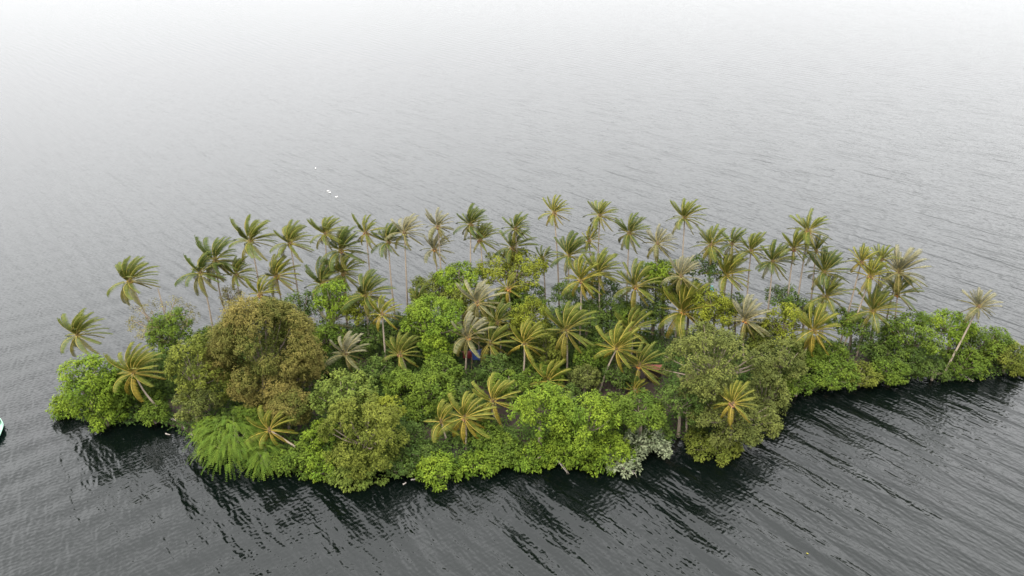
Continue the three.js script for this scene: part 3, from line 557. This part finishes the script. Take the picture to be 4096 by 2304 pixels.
  ['tall_tree', 'tree', 1340, 1205, 72, 88, 1400, 'lime', 'tall thin bright green tree in the left grove'],
  ['tall_tree', 'tree', 1440, 1240, 68, 72, 1405, 'yellow', 'yellowish thin tree beside the tall bright green one'],
  ['broadleaf_tree', 'tree', 1215, 1240, 82, 75, 1370, 'dark', 'dark tree in the gap behind the bronze dome'],
  ['sparse_tree', 'tree', 925, 1190, 36, 48, 1345, 'sparse', 'little thin tree against the water left above the bronze dome'],
  ['broadleaf_tree', 'tree', 1490, 1490, 80, 60, 1560, 'dark', 'dark tree in the shade between the pale tipped palm and the low palm'],
  ['broadleaf_tree', 'tree', 1600, 1530, 75, 55, 1600, 'green', 'green tree at the foot of the low palm before the round lime tree'],
]) tree(name, label, cat, x, y, hw, hh, by, kind, o);

// ------------------------------------------------------------------ undergrowth: a mass of low leaves that nobody could count
const HUT = onLevel(2603, 1528, 0.7), SHELTER = onLevel(1905, 1468, 0.8);
{
  const buf = new Buf(), x0 = Math.min(...SHORE.map((p) => p.x)), x1 = Math.max(...SHORE.map((p) => p.x)), z0 = Math.min(...SHORE.map((p) => p.z)), z1 = Math.max(...SHORE.map((p) => p.z));
  for (let n = 0; n < 34000; n++) {
    const x = rr(x0, x1), z = rr(z0, z1), d = insideBy(x, z); if (d < -0.5) continue;
    const m = fbm(x / 6, z / 6 + 4), edge = d < 1.6; if (m < 0.34 && !edge && rnd() < 0.9) continue;
    if (Math.hypot(x - HUT.x, z - HUT.z) < 2.6 || Math.hypot(x - SHELTER.x, z - SHELTER.z) < 2.4) continue;
    const g = Math.max(0, groundHeight(x, z)), hgt = rr(0.2, 0.5) + (edge ? 1.5 : 2.6) * fbm(x / 3.3 + 30, z / 3.3), t = fbm(x / 4, z / 4 + 50), c = V(x, g + hgt * rr(0.3, 1), z);
    for (let j = 0; j < 6; j++) { const o = sphere().multiplyScalar(0.5), p = c.clone().add(o); if (p.y < 0.05) continue; leaf(buf, p, V(0, 1, 0.2).add(sphere().multiplyScalar(0.7)), o, rr(0.3, 0.5), rr(0.16, 0.26), mixc([0.018, 0.036, 0.009], [0.046, 0.074, 0.013], t, rr(0.7, 1.3))); }
  }
  part('undergrowth', buf.build(), leafMat, scene).userData.kind = 'stuff';
}

// ------------------------------------------------------------------ small things
const plain = (r, g, b, roughness = 0.7) => new THREE.MeshStandardMaterial({ color: new THREE.Color().setRGB(r, g, b), roughness, side: THREE.DoubleSide });
function cloth(w, d, sag, nx = 10, nz = 8) {
  const g = new THREE.PlaneGeometry(w, d, nx, nz), P = g.attributes.position; g.rotateX(-Math.PI / 2);
  for (let i = 0; i < P.count; i++) { const u = P.getX(i) / w * 2, v = P.getZ(i) / d * 2; P.setY(i, -sag * (1 - Math.abs(u)) * 0.6 + 0.12 * Math.sin(u * 5 + v * 3) - 0.35 * sag * v * v); }
  g.computeVertexNormals(); return g;
}
{
  // blue tarpaulin on poles and a red hammock beside it
  const c = onLevel(1915, 1470, 0.8), t = thing('tarpaulin_shelter', 'blue tarpaulin shelter half hidden under the palms behind the red hammock', 'shelter', c), pole = new THREE.CylinderGeometry(0.05, 0.06, 2.6, 7), wood = plain(0.16, 0.1, 0.06, 0.9);
  const s = part('tarpaulin', cloth(2.4, 2.2, 0.5), plain(0.008, 0.030, 0.13, 0.6), t); s.position.y = 2.7; s.rotation.set(0.30, 0.3, -0.35);
  for (const [x, z] of [[-1.05, -0.9], [1.05, -0.9], [-1.05, 0.9], [1.05, 0.9]]) part('pole', pole, wood, t).position.set(x, 1.25, z);
  const h = onLevel(1880, 1448, 0.9), hm = thing('hammock', 'red cloth hammock hanging behind the pale windswept palm', 'hammock', h), hs = part('sling', cloth(2.9, 1.3, 1.1, 14, 6), plain(0.13, 0.008, 0.010, 0.8), hm); hs.position.y = 2.0; hs.rotation.set(0.55, 0.5, -0.55);
  for (const [x, y, z] of [[-1.25, 2.65, 0.75], [1.25, 1.35, -0.75]]) { const r = part('rope', tube([V(x, y, z), V(x * 1.3, y + 0.15, z * 1.3), V(x * 1.7, y + 0.35, z * 1.7)], 0.025, 0.025, 5, 4), plain(0.3, 0.26, 0.2, 0.9), hm); }
}
{
  // hut with a rusty sheet roof and an open dark front
  const c = onLevel(2612, 1522, 0.7), t = thing('hut', 'small dark hut with a rusty red sheet roof among the trees', 'hut', c), rust = plain(0.11, 0.030, 0.018, 0.85), dark = plain(0.035, 0.022, 0.018, 0.95), wood = plain(0.07, 0.045, 0.03, 0.9);
  const sheet = (w) => { const g = new THREE.PlaneGeometry(w, 1.25, 24, 1), P = g.attributes.position; g.rotateX(-Math.PI / 2); for (let i = 0; i < P.count; i++) P.setY(i, Math.sin(P.getX(i) * 24) * 0.02); g.computeVertexNormals(); return g; };
  for (let i = 0; i < 3; i++) { const s = part('roof_sheet', sheet(0.84), rust, t); s.position.set(-0.80 + i * 0.80, 2.52 + (i % 2) * 0.02, 0.1); s.rotation.x = 0.06; s.rotation.y = 0.03 * (i - 1); }
  for (const [x, z] of [[-1.1, 0.55], [1.1, 0.55], [-1.1, -0.5], [1.1, -0.5]]) part('post', new THREE.CylinderGeometry(0.07, 0.08, 2.5, 8), wood, t).position.set(x, 1.2, z);
  for (let i = 0; i < 7; i++) part('wall_board', new THREE.BoxGeometry(0.28, 2.3, 0.04), dark, t).position.set(-0.92 + i * 0.305, 1.15, -0.48);
  for (const x of [-1.06, 1.06]) for (let i = 0; i < 3; i++) part('wall_board', new THREE.BoxGeometry(0.04, 2.2, 0.28), dark, t).position.set(x, 1.1, -0.28 + i * 0.3);
  part('bench', new THREE.BoxGeometry(1.7, 0.08, 0.4), wood, t).position.set(0, 0.55, -0.2);
  const k = onLevel(2812, 1345, 0.7), q = thing('shed', 'tiny shed with a turquoise roof showing behind the tall lime yellow tree', 'shed', k), y = onDepth(2815, 1153, k.z).y - k.y;
  const r = part('roof_sheet', sheet(1.0), plain(0.03, 0.24, 0.25, 0.5), q); r.position.set(0.1, y, 0); r.rotation.x = 0.3;
  for (const [px, pz] of [[-0.35, -0.8], [0.5, -0.8], [-0.35, 0.8], [0.5, 0.8]]) part('post', new THREE.CylinderGeometry(0.06, 0.08, y, 7), wood, q).position.set(px, y / 2 - 0.1 - pz * 0.1, pz);
}
{
  // motor boat, only its stern inside the picture
  const at = onLevel(-12, 1734, 0), t = thing('motor_boat', 'white and green motor boat cut by the left picture edge', 'boat', at), L = 5.2, S = 16, ring = 9;
  const hull = (inset, top, bottom, thick) => {
    const P = [], I = [];
    for (let i = 0; i <= S; i++) { const u = i / S, wdt = (0.82 * Math.pow(Math.sin(Math.PI * (0.18 + 0.82 * (1 - u) * 0.62)), 0.8) * (u > 0.6 ? 1 - Math.pow((u - 0.6) / 0.4, 2) : 1)) * 1.0 - inset, z = L / 2 - u * L, sheer = 0.12 * u * u;
      for (let j = 0; j <= ring; j++) { const a = (j / ring - 0.5) * Math.PI, w = Math.max(0.02, wdt); P.push(Math.sin(a) * w, bottom + (top + sheer - bottom) * Math.pow(1 - Math.cos(a), 0.7), z + (u > 0.9 ? 0 : 0)); } }
    for (let i = 0; i < S; i++) for (let j = 0; j < ring; j++) { const a = i * (ring + 1) + j, b = a + 1, c = a + ring + 1, d = c + 1; I.push(a, c, b, b, c, d); }
    const g = new THREE.BufferGeometry(); g.setAttribute('position', new THREE.Float32BufferAttribute(P, 3)); g.setIndex(I); g.computeVertexNormals(); return g;
  };
  const mint = plain(0.20, 0.34, 0.26, 0.4), teal = plain(0.02, 0.22, 0.15, 0.35), white = plain(0.42, 0.44, 0.44, 0.4), black = plain(0.02, 0.02, 0.02, 0.5);
  part('hull', hull(0, 0.55, -0.22, 0), teal, t); part('liner', hull(0.07, 0.57, 0.05, 0), mint, t);
  const edge = [], other = []; for (let i = 0; i <= 12; i++) { const u = i / 12, w = 0.82 * Math.pow(Math.sin(Math.PI * (0.18 + 0.82 * (1 - u) * 0.62)), 0.8) * (u > 0.6 ? 1 - Math.pow((u - 0.6) / 0.4, 2) : 1); edge.push(V(w, 0.57 + 0.12 * u * u, L / 2 - u * L)); other.push(V(-w, 0.57 + 0.12 * u * u, L / 2 - u * L)); }
  for (const e of [edge, other]) part('gunwale', tube(e, 0.05, 0.05, 6, 16), mint, t);
  part('transom', new THREE.BoxGeometry(1.0, 0.62, 0.06), white, t).position.set(0, 0.26, L / 2 + 0.02);
  for (const z of [1.2, -0.2]) part('seat', new THREE.BoxGeometry(1.35, 0.06, 0.36), mint, t).position.set(0, 0.38, z);
  const mo = part('outboard_motor', new THREE.LatheGeometry([[0.02, 0], [0.17, 0.02], [0.2, 0.18], [0.18, 0.38], [0.08, 0.47], [0.01, 0.48]].map(([a, b]) => new THREE.Vector2(a, b)), 12), white, t); mo.position.set(0.28, 0.55, L / 2 + 0.25);
  const leg = part('motor_leg', new THREE.CylinderGeometry(0.06, 0.05, 0.8, 8), black, t); leg.position.set(0.28, 0.2, L / 2 + 0.25);
  t.rotation.y = 0.36;
}
{
  // white birds afloat beyond the island
  const body = new THREE.SphereGeometry(0.5, 12, 8); body.scale(0.42, 0.32, 0.9);
  const white = plain(0.55, 0.55, 0.54, 0.8), beak = plain(0.35, 0.22, 0.04, 0.6);
  for (const [px, py, turn, label] of [[1262, 673, 0.6, 'white water bird floating farthest out on open water'], [1312, 764, 1.5, 'larger of two white water birds floating close together'], [1319, 770, 1.2, 'smaller of two white water birds floating close together'], [1346, 788, 1.6, 'white water bird floating nearest the island, apart from the pair']]) {
    const o = thing('water_bird', label, 'bird', onLevel(px, py, 0.08), 'white birds on the water'); o.rotation.y = turn; o.scale.setScalar(0.62);
    part('body', body, white, o); const h = part('head', new THREE.SphereGeometry(0.13, 10, 8), white, o); h.position.set(0, 0.3, 0.4);
    const n = part('neck', new THREE.CylinderGeometry(0.06, 0.09, 0.3, 8), white, o); n.position.set(0, 0.17, 0.36); const b = part('beak', new THREE.ConeGeometry(0.04, 0.16, 6), beak, o); b.rotation.x = Math.PI / 2; b.position.set(0, 0.29, 0.58);
    const tl = part('tail', new THREE.ConeGeometry(0.14, 0.3, 6), white, o); tl.rotation.x = -Math.PI / 2 - 0.2; tl.position.set(0, 0.08, -0.52);
  }
  // pale driftwood and stones at the near shore
  const drift = plain(0.17, 0.15, 0.135, 0.9);
  for (const [px, py, len, turn, label] of [[740, 1712, 1.0, -0.9, 'upper of two pale driftwood pieces in the dark cove at the left'], [769, 1738, 0.9, -0.9, 'lower of two pale driftwood pieces in the dark cove at the left'], [672, 1737, 0.8, -0.4, 'pale driftwood piece farthest from the shore in the left cove'], [1657, 1917, 0.8, 0.2, 'pinkish driftwood piece beside the rounded lime green bush'], [1618, 1934, 0.5, 0.8, 'small pinkish driftwood bit out in the water by the near shore']]) {
    const o = thing('driftwood', label, 'driftwood', onLevel(px, py, 0.06)); o.rotation.y = turn;
    part('log', tube([V(-len / 2, 0, 0), V(0, 0.06, 0.08), V(len / 2, 0.02, -0.03)], 0.11, 0.06, 7, 6), drift, o);
    part('stub', tube([V(0, 0.05, 0.06), V(len * 0.12, 0.16, 0.2), V(len * 0.2, 0.24, 0.3)], 0.045, 0.02, 5, 3), drift, o);
  }
  // dead branches hanging into the water along the near shore
  const bare = plain(0.20, 0.175, 0.15, 0.9);
  for (const [px, py, len, turn, up, label] of [[2035, 1792, 3.2, 0.4, 1.9, 'bare forked dead branch over the water below the palm with the curved stem'], [3840, 1512, 3.4, -0.35, 1.3, 'pale dead branch lying over the water near the right tip'], [3452, 1546, 2.2, 0.9, 1.0, 'tangle of bare roots at the right shore by the olive bush'], [2500, 1888, 2.4, 0.1, 1.1, 'thin dead branch hanging below the silver leaved bushes'], [2245, 1872, 2.2, -0.5, 1.1, 'dead twiggy branch under the near shore clump of bright bushes'], [700, 1692, 2.0, 0.5, 1.2, 'bare branch over the dark cove at the left']]) {
    const o = thing('dead_branch', label, 'branch', onLevel(px, py, 0.1)); o.rotation.y = turn; const gs = [tube([V(-len / 2, up, -0.6), V(-len * 0.1, up * 0.62, 0), V(len / 2, 0.05, 0.5)], 0.10, 0.035, 6, 8)];
    part('limb', gs[0], bare, o);
    for (let i = 0; i < 5; i++) { const f = -0.35 + i * 0.17, b = V(len * f, up * (0.5 - f) , 0.5 * f); part('twig', tube([b, b.clone().add(V(0.3, rr(-0.1, 0.35), rr(0.1, 0.5))), b.clone().add(V(rr(0.5, 0.9), rr(-0.35, 0.4), rr(0.3, 0.9)))], 0.04, 0.012, 5, 5), bare, o); }
  }
  const f = thing('fallen_leaf', 'single yellow leaf floating on the water at the near right', 'leaf', onLevel(3229, 2212, 0.06)), lb = new Buf(); leaf(lb, V(-0.16, 0, 0), V(0, 1, 0), V(1, 0, 0.2), 0.34, 0.22, [0.16, 0.145, 0.03], 0.1); part('blade', lb.build(), leafMat, f);
}


console.log('palm heights', palmHeights.join(' '), 'crown triangles', crowns);
renderer.render(scene, camera);
